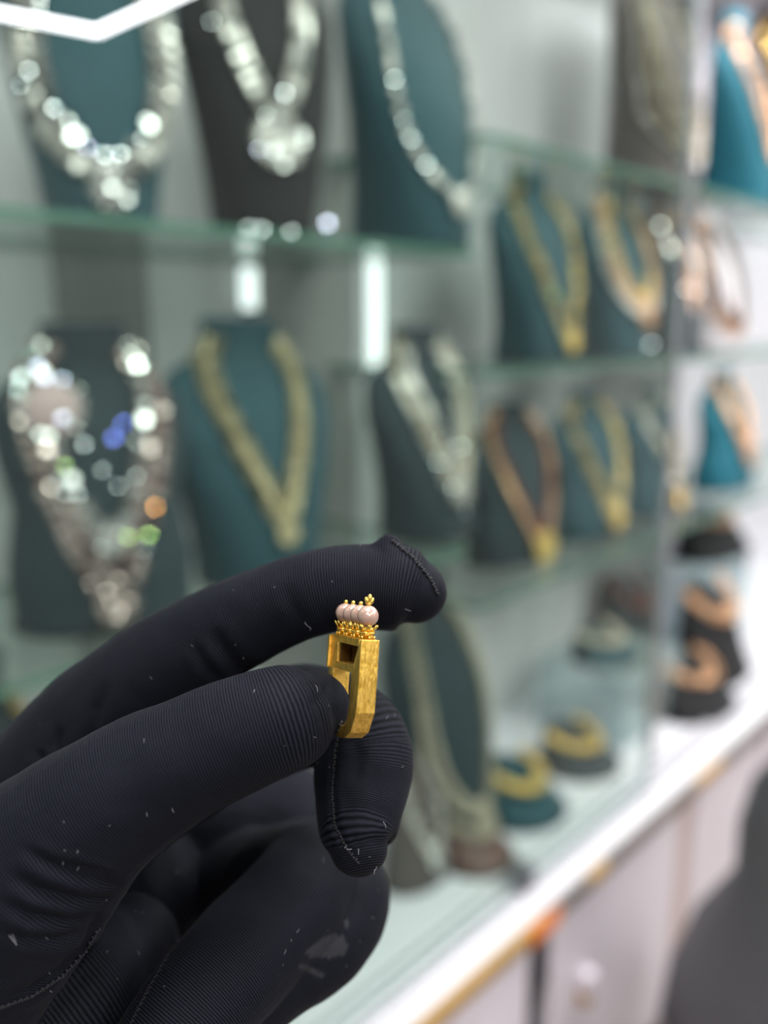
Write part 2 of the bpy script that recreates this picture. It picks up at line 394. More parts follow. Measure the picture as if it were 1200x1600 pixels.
PATHS = {
    'U': [(-.20, .90), (-.30, .78), (-.33, .62), (-.29, .46), (-.17, .33), (0, .28)],
    'Ulow': [(-.20, .90), (-.31, .76), (-.35, .55), (-.31, .36), (-.18, .22), (0, .17)],
    'V': [(-.19, .92), (-.25, .78), (-.20, .60), (-.11, .42), (0, .27)],
    'Vmid': [(-.19, .92), (-.25, .80), (-.23, .64), (-.14, .48), (0, .355)],
    'Vlow': [(-.19, .92), (-.30, .76), (-.26, .55), (-.15, .32), (0, .14)],
    'choker': [(-.20, .92), (-.27, .83), (-.24, .70), (-.13, .60), (0, .56)],
}
# shared small meshes
def gem_mesh(name, m, r=1.0):
    n = 8; rings = []
    for rr, z in ((0.35, -0.55), (1.0, -0.05), (1.0, 0.1), (0.66, 0.42)):
        rings.append([(rr * math.cos(2 * math.pi * j / n), rr * math.sin(2 * math.pi * j / n), z) for j in range(n)])
    return MB().loft(rings).mesh(name, m)
def bead_mesh(name, m):
    bm = bmesh.new(); bmesh.ops.create_icosphere(bm, subdivisions=1, radius=1.0)
    for v in bm.verts: v.co *= random.uniform(0.82, 1.1)
    me = bpy.data.meshes.new(name); bm.to_mesh(me); bm.free(); me.materials.append(m); return me
def link_mesh(name, m):
    mb = MB(); n, k = 8, 4; rings = []
    vs = []; fs = []
    for i in range(n):
        a = 2 * math.pi * i / n
        for j in range(k):
            b = 2 * math.pi * j / k
            vs.append(((0.72 + 0.34 * math.cos(b)) * math.cos(a), (0.72 + 0.34 * math.cos(b)) * math.sin(a) * 0.75, 0.4 * math.sin(b)))
    for i in range(n):
        for j in range(k):
            fs.append((i * k + j, ((i + 1) % n) * k + j, ((i + 1) % n) * k + (j + 1) % k, i * k + (j + 1) % k))
    return mb.add(vs, fs).mesh(name, m)
GM = {}
for k in ('stone', 'rosestone', 'silver', 'gold'): GM['gem_' + k] = gem_mesh('gem_' + k, M[k])
for k in ('gold', 'palegold', 'rosegold', 'beige', 'redbead', 'silver', 'bronze'): GM['bead_' + k] = bead_mesh('bead_' + k, M[k])
for k in ('gold', 'palegold', 'rosegold', 'silver', 'beige'): GM['link_' + k] = link_mesh('link_' + k, M[k])
for k, c in (('gem_stone', (.17, .16, .15)), ('gem_silver', (.15, .15, .145)), ('gem_rosestone', (.20, .13, .12)), ('link_palegold', (.24, .19, .07)), ('link_gold', (.30, .19, .05)), ('bead_gold', (.32, .19, .05))):
    GM['dark_' + k] = {'gem': gem_mesh, 'link': link_mesh, 'bead': bead_mesh}[k.split('_')[0]]('dark_' + k, mat('tarnished_' + k, c, .35, .8))  # darker copies, picked at random, vary the tone along each strand
DARKV = {k[5:]: v for k, v in GM.items() if k.startswith('dark_')}
PART = {'gem': 'gem', 'bead': 'bead', 'link': 'chain_link'}
GEMS = []
KS = 1.5                                  # stones and links are chunky costume size
def frame_q(t, n):
    t = t.normalized(); n = (n - t * n.dot(t)).normalized(); b = n.cross(t)
    return Matrix((t, b, n)).transposed().to_quaternion()
def bust_thing(px, top, Y, z, W, color, lab, wide=False, rz=0.0, D=None):
    """bust standing at shelf height z in column px, its neck top at image row `top`"""
    x = x_at(px, Y, z)
    # height from image row (solve on the vertical through the base)
    lo, hi = 0.02, 0.9
    for _ in range(40):
        m = (lo + hi) / 2
        if project((x, Y, z + m))[1] > top: lo = m
        else: hi = m
    H = lo; D = D or 0.42 * H
    B = Bust(W, H, D, wide)
    o = empty('necklace_bust', (x, Y, z + 0.0005), rz)
    tag(o, lab, 'bust')
    B.mesh().build('body', M[color], o, smooth=True)
    mb = MB(); w, f, b = lerp_tab(B.tab, 0)
    mb.loft([[(w * W / 2 * 1.04 * math.cos(a), (f + b) / 2 * D + (b - f) / 2 * D * 1.04 * math.sin(a), zz) for a in [2 * math.pi * j / 28 for j in range(28)]] for zz in (0.0, 0.004)])
    mb.build('foot_plate', M['blackv'] if color != 'blackv' else M['slate'], o)
    return o, B
def necklace(o, B, lab, path='V', rows=((0, 'gem_stone', .004),), pitch=1.9, pendant=None, cat='necklace', lift=0.0015, name='necklace', group=None):
    t = empty(name, o.location, o.rotation_euler.z)
    tag(t, lab, cat, group)
    half = PATHS[path]; pts = half + [(-u, s) for u, s in half[::-1][1:]]
    # dense smooth polyline in (u, s)
    P = [Vector((u, s)) for u, s in pts]; dense = []
    for i in range(len(P) - 1):
        p0, p1, p2, p3 = P[max(i - 1, 0)], P[i], P[i + 1], P[min(i + 2, len(P) - 1)]
        for k in range(16):
            q = k / 16; dense.append(0.5 * ((2 * p1) + (p2 - p0) * q + (2 * p0 - 5 * p1 + 4 * p2 - p3) * q * q + (3 * p1 - p0 - 3 * p2 + p3) * q ** 3))
    dense.append(P[-1])
    def surf(u, s):
        p = B.front(u, s); du = B.front(u + 0.01, s) - B.front(u - 0.01, s); ds = B.front(u, s + 0.01) - B.front(u, s - 0.01)
        n = du.cross(ds).normalized()
        if n.y > 0: n = -n
        return p, n
    for row in rows:
        off, kind, r = row[0] * KS, row[1], row[2] * KS; me = GM[kind]; pn = PART[kind.split('_')[0]]
        # offset line
        line = []
        for i, d in enumerate(dense):
            tt = dense[min(i + 1, len(dense) - 1)] - dense[max(i - 1, 0)]
            a = Vector((tt.x * B.W, tt.y * B.H)).normalized(); nn = Vector((a.y, -a.x))
            q = Vector((d.x + nn.x * off / B.W, d.y + nn.y * off / B.H)); line.append(q)
        pos = [surf(q.x, max(0.02, q.y)) for q in line]
        L = 0; nxt = 0; prev = pos[0][0]
        # back of the neck
        step = r * pitch
        for i in range(1, len(pos)):
            seg = (pos[i][0] - prev).length
            while nxt <= L + seg and seg > 0:
                k = (nxt - L) / seg; p = prev.lerp(pos[i][0], k); n = pos[i][1]
                g = link(pn, (DARKV[kind] if random.random() < .2 else me) if kind in DARKV else me, t); tdir = (pos[i][0] - prev).normalized()
                jit = Vector((random.uniform(-1, 1), random.uniform(-1, 1), random.uniform(-1, 1))) * 0.22
                g.rotation_mode = 'QUATERNION'; g.rotation_quaternion = frame_q(tdir, (n + jit).normalized())
                g.scale = (r * random.uniform(.9, 1.1),) * 3; g.location = p + n * (lift + r * 0.5)
                GEMS.append((g, t)); nxt += step
            L += seg; prev = pos[i][0]
    # neck cord
    cord = [surf(u * 1.0, s)[0] + surf(u, s)[1] * 0.001 for u, s in [(q.x, q.y) for q in dense[::3]]]
    MB().tube(cord, 0.0011, 5).build('cord', M['silver'] if 'stone' in rows[0][1] or 'silver' in rows[0][1] else M['palegold'], t)
    if pendant:
        u0, s0 = 0, half[-1][1]
        kind, R, gr, drop = pendant; R *= 1.15; gr *= 1.15; me = GM[kind]; pn = PART[kind.split('_')[0]]
        c = B.front(0, s0) ; 
        s1 = max(0.04, s0 - (drop * R) / B.H); c, n = surf(0, s1)
        pd = empty('pendant', (0, 0, 0)); pd.parent = t
        q = frame_q(Vector((1, 0, 0)), n); cc = c + n * (lift + gr)
        mb = MB(); mb.lathe([(R * .15, -gr * .5), (R * .95, -gr * .4), (R * .95, 0), (R * .5, gr * .5), (R * .05, gr * .6)], 18)
        bo = mb.build('setting', M['silver'] if 'stone' in kind or 'silver' in kind else M['palegold'], pd)
        bo.rotation_mode = 'QUATERNION'; bo.rotation_quaternion = q; bo.location = cc
        for ring, cnt in ((R, max(6, int(6.0 * R / (2 * gr)))), (R * .55, max(4, int(3.4 * R / (2 * gr)))), (0, 1)):
            for j in range(cnt):
                a = 2 * math.pi * j / cnt; lp = Vector((ring * math.cos(a), ring * math.sin(a), gr * .6))
                g = link(pn, me, pd); g.rotation_mode = 'QUATERNION'
                jj = Quaternion((random.uniform(-1, 1), random.uniform(-1, 1), 0.1), random.uniform(0, .3))
                g.rotation_quaternion = q @ jj; g.scale = (gr,) * 3; g.location = cc + q @ lp
                GEMS.append((g, pd))
    return t

# ---- bay A, upper shelf (three large busts, necks above the picture)
o, B = bust_thing(160, -150, 0.85, ZA[0], 0.175, 'teal', 'teal velvet bust carrying the widest crystal collar, top left of the case', rz=-0.38)
necklace(o, B, 'broad double-row crystal necklace with stubby pendant on the top left teal bust', 'Ulow',
         ((-.006, 'gem_stone', .0052), (.0055, 'gem_silver', .0052), (0, 'bead_silver', .004)), pendant=('gem_stone', .014, .0042, 1.3))
o, B = bust_thing(412, -150, 0.85, ZA[0], 0.185, 'blackv', 'black velvet bust between two teal busts on the upper shelf', rz=-0.42)
necklace(o, B, 'silver V-shaped crystal necklace with fan pendant on the black velvet bust', 'Vmid',
         ((-.0035, 'gem_silver', .0045), (.0035, 'gem_silver', .0045)), pendant=('gem_stone', .024, .0034, 1.0))
o, B = bust_thing(640, -110, 0.83, ZA[0], 0.22, 'teal', 'teal velvet bust right of the black bust on the upper shelf')
necklace(o, B, 'slim silver necklace with sparkling stones on the teal bust right of the black one', 'Ulow',
         ((0, 'gem_silver', .0042),), pendant=('gem_silver', .012, .004, .9))
# ---- bay A, middle shelf
o, B = bust_thing(165, 505, 0.85, ZA[1], 0.20, 'slate', 'dark slate bust with the rose crystal necklaces', rz=-0.35, wide=True)
necklace(o, B, 'long rose and clear crystal necklace with flower pendant on the slate bust', 'Vlow',
         ((-.005, 'gem_rosestone', .0055), (.0055, 'gem_rosestone', .0052)), pendant=('gem_rosestone', .014, .005, 0.7))
necklace(o, B, 'short silver crystal necklace with daisy pendant, worn inside the long rose one', 'V',
         ((0, 'gem_stone', .0052),), pendant=('gem_stone', .013, .0045, -.9), lift=0.006)
# rose disc brooch with crystal rim pinned on the bust shoulder
bp = o.matrix_basis @ (B.front(-.20, .74) + Vector((-.004, -.030, 0)))
br = empty('disc_brooch', bp, -0.35); br.rotation_euler = (math.radians(78), 0, -0.5)
tag(br, 'round pinkish disc brooch with sparkling crystal rim on the slate bust shoulder', 'brooch')
MB().lathe([(.004, -.003), (.026, -.003), (.027, 0), (.022, .0025), (.002, .0035)], 28).build('disc', M['rosedisc'], br)
for j in range(22):
    a = 2 * math.pi * j / 22; g = link('gem', GM['gem_stone'], br); g.location = (.029 * math.cos(a), .029 * math.sin(a), .001); g.scale = (.0042,) * 3
    g.rotation_mode = 'QUATERNION'; g.rotation_quaternion = Quaternion((random.uniform(-1, 1), random.uniform(-1, 1), 0), random.uniform(0, .5)); GEMS.append((g, br))
o, B = bust_thing(402, 497, 0.85, ZA[1], 0.24, 'teal', 'teal velvet bust under the short LED tube', wide=False, rz=-0.1)
necklace(o, B, 'wide antique gold chain with long pendant on the bust under the short LED tube', 'V',
         ((-.0065, 'link_palegold', .0046), (0, 'bead_palegold', .004), (.0065, 'link_palegold', .0046)), pendant=('bead_palegold', .011, .0035, 1.6))
o, B = bust_thing(665, 510, 0.84, ZA[1], 0.23, 'slate', 'slate bust carrying a lace-like silver bib necklace')
necklace(o, B, 'silver lace bib necklace on the slate bust by the long LED tube', 'V',
         ((-.011, 'gem_silver', .0036), (-.004, 'gem_silver', .0036), (.004, 'bead_palegold', .0036), (.011, 'gem_silver', .0036)), pendant=('gem_silver', .018, .0034, .4))
o, B = bust_thing(800, 560, 0.80, ZA[1] - 0.0, 0.13, 'teal', 'small teal bust at the right end of the middle shelf', rz=0.1) if False else (None, None)
# ---- bay B shelves
rowB1 = [  # px, top, width, colour, label, necklace spec
    (835, 268, .24, 'teal', 'teal bust nearest the bay divider on the eye-level shelf', 'Vlow', ((-.004, 'link_gold', .005), (.004, 'link_palegold', .005)), ('bead_gold', .013, .005, .7),
     'flat yellow gold strap necklace on the eye-level bust nearest the divider'),
    (955, 285, .24, 'teal', 'second teal bust on the eye-level shelf behind glass', 'U', ((-.012, 'bead_gold', .0055), (-.002, 'bead_rosegold', .005), (.009, 'bead_silver', .005)), ('bead_rosegold', .02, .005, .5),
     'layered gold and rose gold bead necklace on the second eye-level bust'),
    (1035, 308, .22, 'slate', 'slate bust beside the edge of the sliding glass, eye-level shelf', 'V', ((-.008, 'bead_rosegold', .0055), (.002, 'gem_stone', .006)), None,
     'silver and rose collar on the eye-level bust beside the glass edge'),
    (1105, 330, .20, 'whitev', 'white bust in the open section on the eye-level shelf', 'Ulow', ((-.010, 'bead_bronze', .006), (.0, 'bead_bronze', .006), (.010, 'bead_rosegold', .005)), None,
     'dark bronze and copper bead necklace on the white open-section bust'),
]
for (px, top, W, c, lab, path, rows, pend, nl) in rowB1:
    o, B = bust_thing(px, top, 0.87, ZB[1], W, c, lab)
    necklace(o, B, nl, path, rows, pendant=pend)
rowB2 = [
    (800, 630, .24, 'slate', 'slate bust with garnet beads on the low shelf nearest the divider', 'Vlow', ((-.004, 'bead_redbead', .0055), (.005, 'bead_rosegold', .005)), ('bead_gold', .02, .006, .5),
     'garnet and gold bead necklace with chunky gold pendant by the divider'),
    (915, 610, .25, 'teal', 'teal bust second on the low shelf of the far bay', 'Vlow', ((-.006, 'link_gold', .0055), (.005, 'link_palegold', .0055)), ('bead_gold', .016, .006, .4),
     'thick yellow gold chain necklace on the second low-shelf bust'),
    (1015, 605, .24, 'teal', 'teal bust third on the low shelf, seen through the glass edge', 'V', ((-.005, 'link_palegold', .0055), (.006, 'bead_silver', .005)), ('bead_gold', .018, .006, 1.8),
     'pale gold chain necklace with drop pendant on the third low-shelf bust'),
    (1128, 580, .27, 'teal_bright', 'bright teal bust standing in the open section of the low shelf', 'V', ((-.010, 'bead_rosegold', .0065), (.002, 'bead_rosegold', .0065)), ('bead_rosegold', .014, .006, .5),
     'rose gold bead necklace on the bright teal open-section bust'),
]
for (px, top, W, c, lab, path, rows, pend, nl) in rowB2:
    o, B = bust_thing(px, top, 0.87, ZB[2], W, c, lab, wide=True)
    necklace(o, B, nl, path, rows, pendant=pend)
# top tier of bay B
for (px, top, W, c, lab, path, rows, pend, nl) in [
    (1012, -75, .25, 'taupe', 'taupe bust on the highest shelf behind the glass edge', 'Ulow', ((-.016, 'link_palegold', .005), (-.005, 'link_silver', .005), (.006, 'link_palegold', .005), (.016, 'link_silver', .005)), None,
     'multi-strand silver and pale gold necklace at the top of the far bay'),
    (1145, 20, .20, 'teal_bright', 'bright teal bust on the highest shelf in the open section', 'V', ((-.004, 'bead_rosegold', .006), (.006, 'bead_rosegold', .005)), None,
     'rose gold bead strand on the bright teal bust of the highest shelf'),
    (1200, 15, .24, 'blackv', 'black bust at the picture edge on the highest shelf', 'Vlow', ((-.005, 'link_gold', .007), (.006, 'link_gold', .007)), ('bead_rosegold', .016, .006, .5),
     'heavy gold chain on the black bust of the highest shelf')]:
    o, B = bust_thing(px, top, 0.87, ZB[0], W, c, lab)
    necklace(o, B, nl, path, rows, pendant=pend)
# ---- deck level busts
o, B = bust_thing(680, 905, 0.86, ZD, .21, 'slate', 'dark bust on the deck right behind the gloved fingertips')
necklace(o, B, 'long beige and pale gold bead necklace on the dark deck bust', 'Ulow', ((-.004, 'bead_beige', .005), (.005, 'bead_beige', .005)), pendant=('bead_beige', .014, .005, .7))
o, B = bust_thing(40, 1040, 0.86, ZD, .17, 'slate', 'dark bust on the deck at the far left under the middle shelf')
necklace(o, B, 'gold bead necklace on the far left deck bust', 'V', ((0, 'bead_gold', .005),), pendant=('bead_gold', .012, .005, 1))

# ---- low display pads on the deck and small things
def pad(px, py, z, W, D, H, color, lab, rz=0.0, Y=None, name='display_pad'):
    p = at_z(px, py, z) if Y is None else Vector((x_at(px, Y, z), Y, z))
    o = empty(name, p, rz); tag(o, lab, 'display pad')
    mb = MB(); rings = []
    for i in range(9):                       # half-moon cushion rising to the back
        k = i / 8
        rings.append([(W / 2 * math.cos(a) * (1 - .25 * k * k) * (1 if math.sin(a) < 0 else .9), D / 2 * math.sin(a) * (1 - .35 * k) + D * .16 * k,
                       H * k * (0.55 + 0.45 * (0.5 + 0.5 * math.sin(a)))) for a in [2 * math.pi * j / 24 for j in range(24)]])
    mb.loft(rings).build('cushion', M[color], o, smooth=True)
    mb = MB().lathe([(0.5, 0), (0.52, 0.0), (0.52, 0.003), (0.5, 0.0035)], 24); ob = mb.build('base_plate', M['blackv'], o); ob.scale = (W, D, 1)
    def top(u, v):                           # surface point for u in -1..1 (across), v 0 front .. 1 back
        return Vector((u * W * .36, (-.30 + .55 * v) * D, H * (0.62 + 0.36 * v)))
    return o, top
def pad_necklace(o, top, kind, r, lab, n=26, cat='necklace', sag=0.9):
    t = empty('necklace', o.location, o.rotation_euler.z); tag(t, lab, cat)
    for j in range(n):
        a = math.pi * j / (n - 1); u = math.cos(a); v = 1 - sag * math.sin(a)
        for s in (0, 1):
            p = top(u * (1 - .2 * s), min(1, v + .14 * s)); g = link(PART[kind.split('_')[0]], GM[kind], t); g.location = p + Vector((0, 0, r * .6))
            g.scale = (r * random.uniform(.9, 1.15),) * 3; g.rotation_euler = (random.uniform(-.4, .4), random.uniform(-.4, .4), random.uniform(0, 3))
            GEMS.append((g, t))
o, tp_ = pad(815, 1262, ZD, .17, .15, .075, 'teal', 'teal cushion pad on the deck with a gold necklace'); pad_necklace(o, tp_, 'bead_gold', .0065, 'gold nugget necklace lying on the teal deck pad')
o, tp_ = pad(905, 1190, ZD, .17, .15, .06, 'slate', 'dark cushion pad behind the teal one on the deck'); pad_necklace(o, tp_, 'bead_gold', .0065, 'gold nugget necklace lying on the dark deck pad')
o, tp_ = pad(740, 1335, ZD, .13, .13, .07, 'brown', 'brown leather pad at the front of the deck'); pad_necklace(o, tp_, 'bead_beige', .005, 'beige bead strand lying on the brown leather pad')
o, B = bust_thing(650, 1190, 0.80, ZD, .13, 'taupe', 'low taupe bust on the deck beside the gloved fingers', wide=True)
necklace(o, B, 'pale crystal pendant necklace on the low taupe deck bust', 'V', ((0, 'gem_silver', .0035), (.005, 'gem_silver', .0032)), pendant=('gem_stone', .010, .0035, .8))
o, tp_ = pad(1085, 1100, ZD, .26, .16, .10, 'blackv', 'front black pad with rose gold flowers in the open section'); pad_necklace(o, tp_, 'bead_rosegold', .0065, 'matte rose gold nugget necklace on the front black pad', n=22)
o, tp_ = pad(1112, 1052, ZD, .30, .15, .22, 'blackv', 'taller black pad directly behind the front black pad'); pad_necklace(o, tp_, 'bead_rosegold', .0075, 'copper gold flower necklace on the taller black pad', n=24)
# risers
def riser(px, Y, w, d, h, lab, z=ZD):
    x = x_at(px, Y, z); o = empty('acrylic_riser', (x, Y, z)); tag(o, lab, 'riser'); t = 0.004
    MB().box(-w / 2, w / 2, -d / 2, d / 2, h - t, h).build('top_plate', M['acrylic'], o)
    MB().box(-w / 2, -w / 2 + t, -d / 2, d / 2, 0, h - t).build('side_plate', M['acrylic'], o)
    MB().box(w / 2 - t, w / 2, -d / 2, d / 2, 0, h - t).build('side_plate', M['acrylic'], o)
    MB().box(-w / 2 + t, w / 2 - t, -d / 2, -d / 2 + t, 0, h - t).build('front_plate', M['acrylic'], o)
    return x, z + h
rx, rz_ = riser(950, .86, .26, .20, .15, 'clear acrylic riser box on the deck holding a dark pad')
o, tp_ = pad(945, 0, rz_, .17, .13, .05, 'teal', 'small teal pad on top of the acrylic riser', Y=.86); pad_necklace(o, tp_, 'bead_beige', .0065, 'beige bead necklace on the riser pad')
rx, rz_ = riser(1080, .93, .30, .16, .23, 'taller clear acrylic riser in the open section behind the black pads')
o, tp_ = pad(1112, 0, rz_, .34, .16, .12, 'blackv', 'black oval pad raised on the taller acrylic riser', Y=.93); pad_necklace(o, tp_, 'bead_rosegold', .006, 'pink gold necklace on the raised black pad', n=18)
o, tp_ = pad(985, 0, ZD + .0, .20, .15, .22, 'slate', 'tall dark pad standing behind the short acrylic riser', Y=.975); pad_necklace(o, tp_, 'bead_redbead', .006, 'dark red bead necklace on the tall dark pad')
# gold bangles and hanging earrings on the eye-level/upper shelf of bay B
def bangle(px, z, Y, R, r, m, lab, grp=None):
    x = x_at(px, Y, z); o = empty('bangle', (x, Y, z + R + r), random.uniform(-.5, .3)); tag(o, lab, 'bangle', grp)
    vs = [(R * math.cos(a), 0, R * math.sin(a)) for a in [2 * math.pi * j / 28 for j in range(29)]]
    MB().tube(vs, r, 8).build('hoop', M[m], o, smooth=True)
    for j in range(14):
        a = 2 * math.pi * j / 14; g = link('bead', GM['bead_gold' if m == 'gold' else 'bead_rosegold'], o); g.scale = (r * 1.5,) * 3; g.location = (R * math.cos(a), -r, R * math.sin(a)); GEMS.append((g, o))
bangle(770, ZB[2], .95, .03, .004, 'gold', 'gold beaded bangle standing on the low far shelf behind the garnet bust')
bangle(905, ZB[1] + 0, .97, .032, .004, 'gold', 'gold beaded bangle behind the busts on the eye-level shelf')
# small studs added for the bright reflection spots along the upper shelf front
for i, (px, s, c) in enumerate([(388, .0035, 'clear'), (410, .0035, 'frosted'), (455, .003, 'milky'), (512, .006, 'violet tinted'), (590, .004, 'pale')]):
    x = x_at(px, YS + .012, ZA[0]); t = empty('crystal_stud', (x, YS + .012, ZA[0]))
    tag(t, f'{c} crystal stud lying at the upper shelf edge' + (', largest and brightest of the studs' if px == 512 else ''), 'earring', 'crystal studs on the upper shelf edge')
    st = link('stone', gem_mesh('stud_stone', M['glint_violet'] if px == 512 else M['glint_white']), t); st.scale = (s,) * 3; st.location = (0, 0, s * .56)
    MB().lathe([(s * .3, 0), (s * .5, s * .1), (s * .3, s * .3)], 8).build('back_cap', M['chrome'], t)
    GEMS.append((st, t))

# ------------------------------------------------------------------ stones tilted, tinted and added to give bright glints under the downlights
bpy.context.view_layer.update()
GL = [(669, 256, 'white', .0055), (651, 214, 'white', .005), (609, 121, 'white', .005), (640, 180, None, .004), (442, 146, 'white', .005), (331, 35, 'white', .0045),
      (45, 105, 'white', .004), (78, 177, 'white', .0045), (30, 128, None, .004), (195, 230, 'white', .0045), (173, 236, 'white', .0045), (140, 240, 'violet', .004), (223, 210, None, .004),
      (410, 180, None, .004), (430, 230, 'white', .004), (400, 242, 'violet', .0035), (445, 240, None, .003),
      (32, 592, 'white', .0065), (52, 582, 'violet', .007), (76, 582, 'violet', .006), (96, 588, 'violet', .0045), (22, 610, 'white', .005), (41, 547, 'green', .005),
      (98, 655, 'violet', .006), (70, 668, 'violet', .004), (85, 660, 'white', .004), (178, 686, 'blue', .006), (192, 663, 'blue', .005), (231, 789, 'orange', .0055), (227, 826, 'lime', .005), (202, 838, 'lime', .004),
      (132, 695, 'white', .0035), (212, 692, None, .004), (95, 720, 'lime', .004), (160, 735, None, .0035), (210, 735, None, .0035), (185, 760, None, .0035), (90, 755, None, .003), (100, 782, 'white', .003), (125, 780, 'white', .003), (205, 915, 'white', .0045), (240, 860, None, .003),
      (585, 549, 'white', .005), (590, 575, 'white', .003), (593, 600, 'white', .003), (592, 653, 'violet', .004), (720, 695, 'white', .0038), (678, 720, 'white', .0035), (691, 727, 'white', .0038), (703, 765, 'white', .003), (727, 801, None, .003), (685, 695, None, .003),
      (1095, 340, 'orange', .008), (1016, 540, 'white', .007), (1023, 572, 'white', .008), (1070, 806, 'orange', .009), (1078, 832, 'orange', .005), (1126, 657, 'white', .007), (866, 463, 'lime', .004), (952, 385, 'lime', .004), (813, 272, 'lime', .004), (512, 350, 'violet', .007), (390, 358, 'white', .004), (410, 362, 'white', .004), (455, 358, 'white', .004)]
cache = [(g, p, g.matrix_world.translation.copy()) for g, p in GEMS]
cproj = np.array([project(c[2]) for c in cache]); used = set()
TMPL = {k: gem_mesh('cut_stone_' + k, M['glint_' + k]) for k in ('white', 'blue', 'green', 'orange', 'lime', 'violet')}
for (px, py, colr, size) in GL:
    d = np.hypot(cproj[:, 0] - px, cproj[:, 1] - py)
    for i in np.argsort(d):
        if int(i) not in used: break
    used.add(int(i)); g, par, wp = cache[int(i)]
    if d[i] > 14:                              # no stone there yet: add one to the same piece, at the same distance
        wp = at_depth(px, py, cproj[i, 2] - 0.004)
        if d[i] > 60: continue
        g2 = link('gem', g.data, g.parent); g2.rotation_mode = 'QUATERNION'
        g2.location = g.parent.matrix_world.inverted() @ wp; g = g2
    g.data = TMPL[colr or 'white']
    size = size * (0.6 if colr is None else 0.8)
    g.rotation_mode = 'QUATERNION'
    vc = (CAMP - wp).normalized(); best = None
    for (x, y) in DOWNS:
        vl = (Vector((x, y, CEIL - 0.012)) - wp).normalized(); h = (vl + vc).normalized()
        if best is None or abs(vl.x - vc.x) < best[0]: best = (abs(vl.x - vc.x), h)
    q = best[1].to_track_quat('Z', 'Y')
    g.rotation_quaternion = g.parent.matrix_world.to_quaternion().inverted() @ q
    g.scale = (size,) * 3

# ------------------------------------------------------------------ grey shop chair at the right
ch = empty('shop_chair', (1.30, 0.0, 0), 0.0)
cx = Vector((1.17, 0.19, 0)); ch.location = cx
tag(ch, 'dark grey upholstered tub chair beside the white cabinets, lower right', 'chair')
def shell(prof, th):                     # curved padded shell: rows of (x, z, half width, wrap)
    m = MB(); rings = []
    for (x, z, hw_, wrap) in prof:
        r = []
        for j in range(17):
            u = -1 + j / 8; r.append((x + wrap * abs(u) ** 2.5, u * hw_, z))
        for j in range(17):
            u = 1 - j / 8; r.append((x + th + wrap * abs(u) ** 2.5, u * (hw_ - th * .6), z + .004))
        rings.append(r)
    return m.loft(rings)
shell([(.02, .20, .39, .20), (-.01, .30, .39, .26), (-.02, .44, .345, .26), (-.01, .56, .275, .22), (0, .70, .245, .12), (.015, .80, .215, .06), (.03, .87, .17, .03), (.04, .90, .11, .01)], .035).build('backrest', M['greyfab'], ch, smooth=True)
MB().loft([[(.21 + .17 * math.cos(a), .235 * math.sin(a), z) for a in [2 * math.pi * k / 24 for k in range(24)]] for z in (.34, .37, .42, .44)]).build('seat', M['blackv'], ch, smooth=True)
MB().lathe([(.03, .06), (.03, .31), (.08, .32), (.08, .335)], 16, (.20, 0, 0)).build('column', M['dark_metal'], ch)
for k in range(5):
    a = 2 * math.pi * k / 5; m = MB(); m.tube([(.20, 0, .07), (.20 + .24 * math.cos(a), .24 * math.sin(a), .022)], [.022, .014], 8).build('leg', M['dark_metal'], ch)

# ------------------------------------------------------------------ the ring held in the fingers
mg = mat('brushed_yellow_gold', (1.0, 0.61, 0.115), 0.33, 1.0)
nt = mg.node_tree; b = nt.nodes['Principled BSDF']
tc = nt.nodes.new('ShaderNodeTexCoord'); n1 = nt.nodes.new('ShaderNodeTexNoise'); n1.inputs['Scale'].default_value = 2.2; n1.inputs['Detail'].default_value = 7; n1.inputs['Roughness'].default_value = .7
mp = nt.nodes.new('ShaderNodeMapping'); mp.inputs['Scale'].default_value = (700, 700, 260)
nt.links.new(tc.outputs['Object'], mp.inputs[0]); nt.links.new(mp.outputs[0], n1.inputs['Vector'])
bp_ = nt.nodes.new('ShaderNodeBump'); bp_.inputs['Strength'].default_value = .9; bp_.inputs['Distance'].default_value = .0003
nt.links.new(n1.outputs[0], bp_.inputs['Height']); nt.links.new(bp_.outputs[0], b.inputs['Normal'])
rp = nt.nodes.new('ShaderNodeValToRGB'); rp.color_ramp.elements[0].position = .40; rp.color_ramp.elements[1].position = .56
rp.color_ramp.elements[0].color = (.72, .42, .055, 1); rp.color_ramp.elements[1].color = (1.0, .66, .15, 1)  # colour noise stands in for missing light contrast in the brushed scratches
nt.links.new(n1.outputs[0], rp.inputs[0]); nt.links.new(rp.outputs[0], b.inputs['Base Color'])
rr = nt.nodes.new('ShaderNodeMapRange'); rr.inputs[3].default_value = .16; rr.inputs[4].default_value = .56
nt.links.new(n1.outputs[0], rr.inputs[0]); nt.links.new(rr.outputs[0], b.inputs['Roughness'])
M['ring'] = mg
M['ringdark'] = vary(mat('oxidised_gold', (0.16, 0.085, 0.02), 0.5, 0.9), 900, amt=.5)  # shade of the ring window recess put into the colour
M['ringbead'] = mat('bright_granulated_gold', (0.98, 0.66, 0.14), 0.25, 1.0)
pe = mat('cream_pink_pearl', (0.70, 0.47, 0.37), 0.22, 0.45, Coat_Weight=0.6, Coat_Roughness=0.1, Subsurface_Weight=0.15, Subsurface_Scale=0.001)
M['pearl'] = pe
mm = 0.00096
pv = (RIGHT * -6.6 + UP * -1.0 + FWD * 16).normalized()
wv = (RIGHT - pv * RIGHT.dot(pv)).normalized(); zv = wv.cross(pv).normalized()
if zv.dot(UP) < 0: zv = -zv
q = Quaternion(pv, math.radians(4.0)); wv.rotate(q); zv.rotate(q)
O = at_depth(579, 1000, .160)
ring = empty('pearl_ring', O); ring.matrix_world = Matrix.Translation(O) @ Matrix((wv, pv, zv)).transposed().to_4x4()
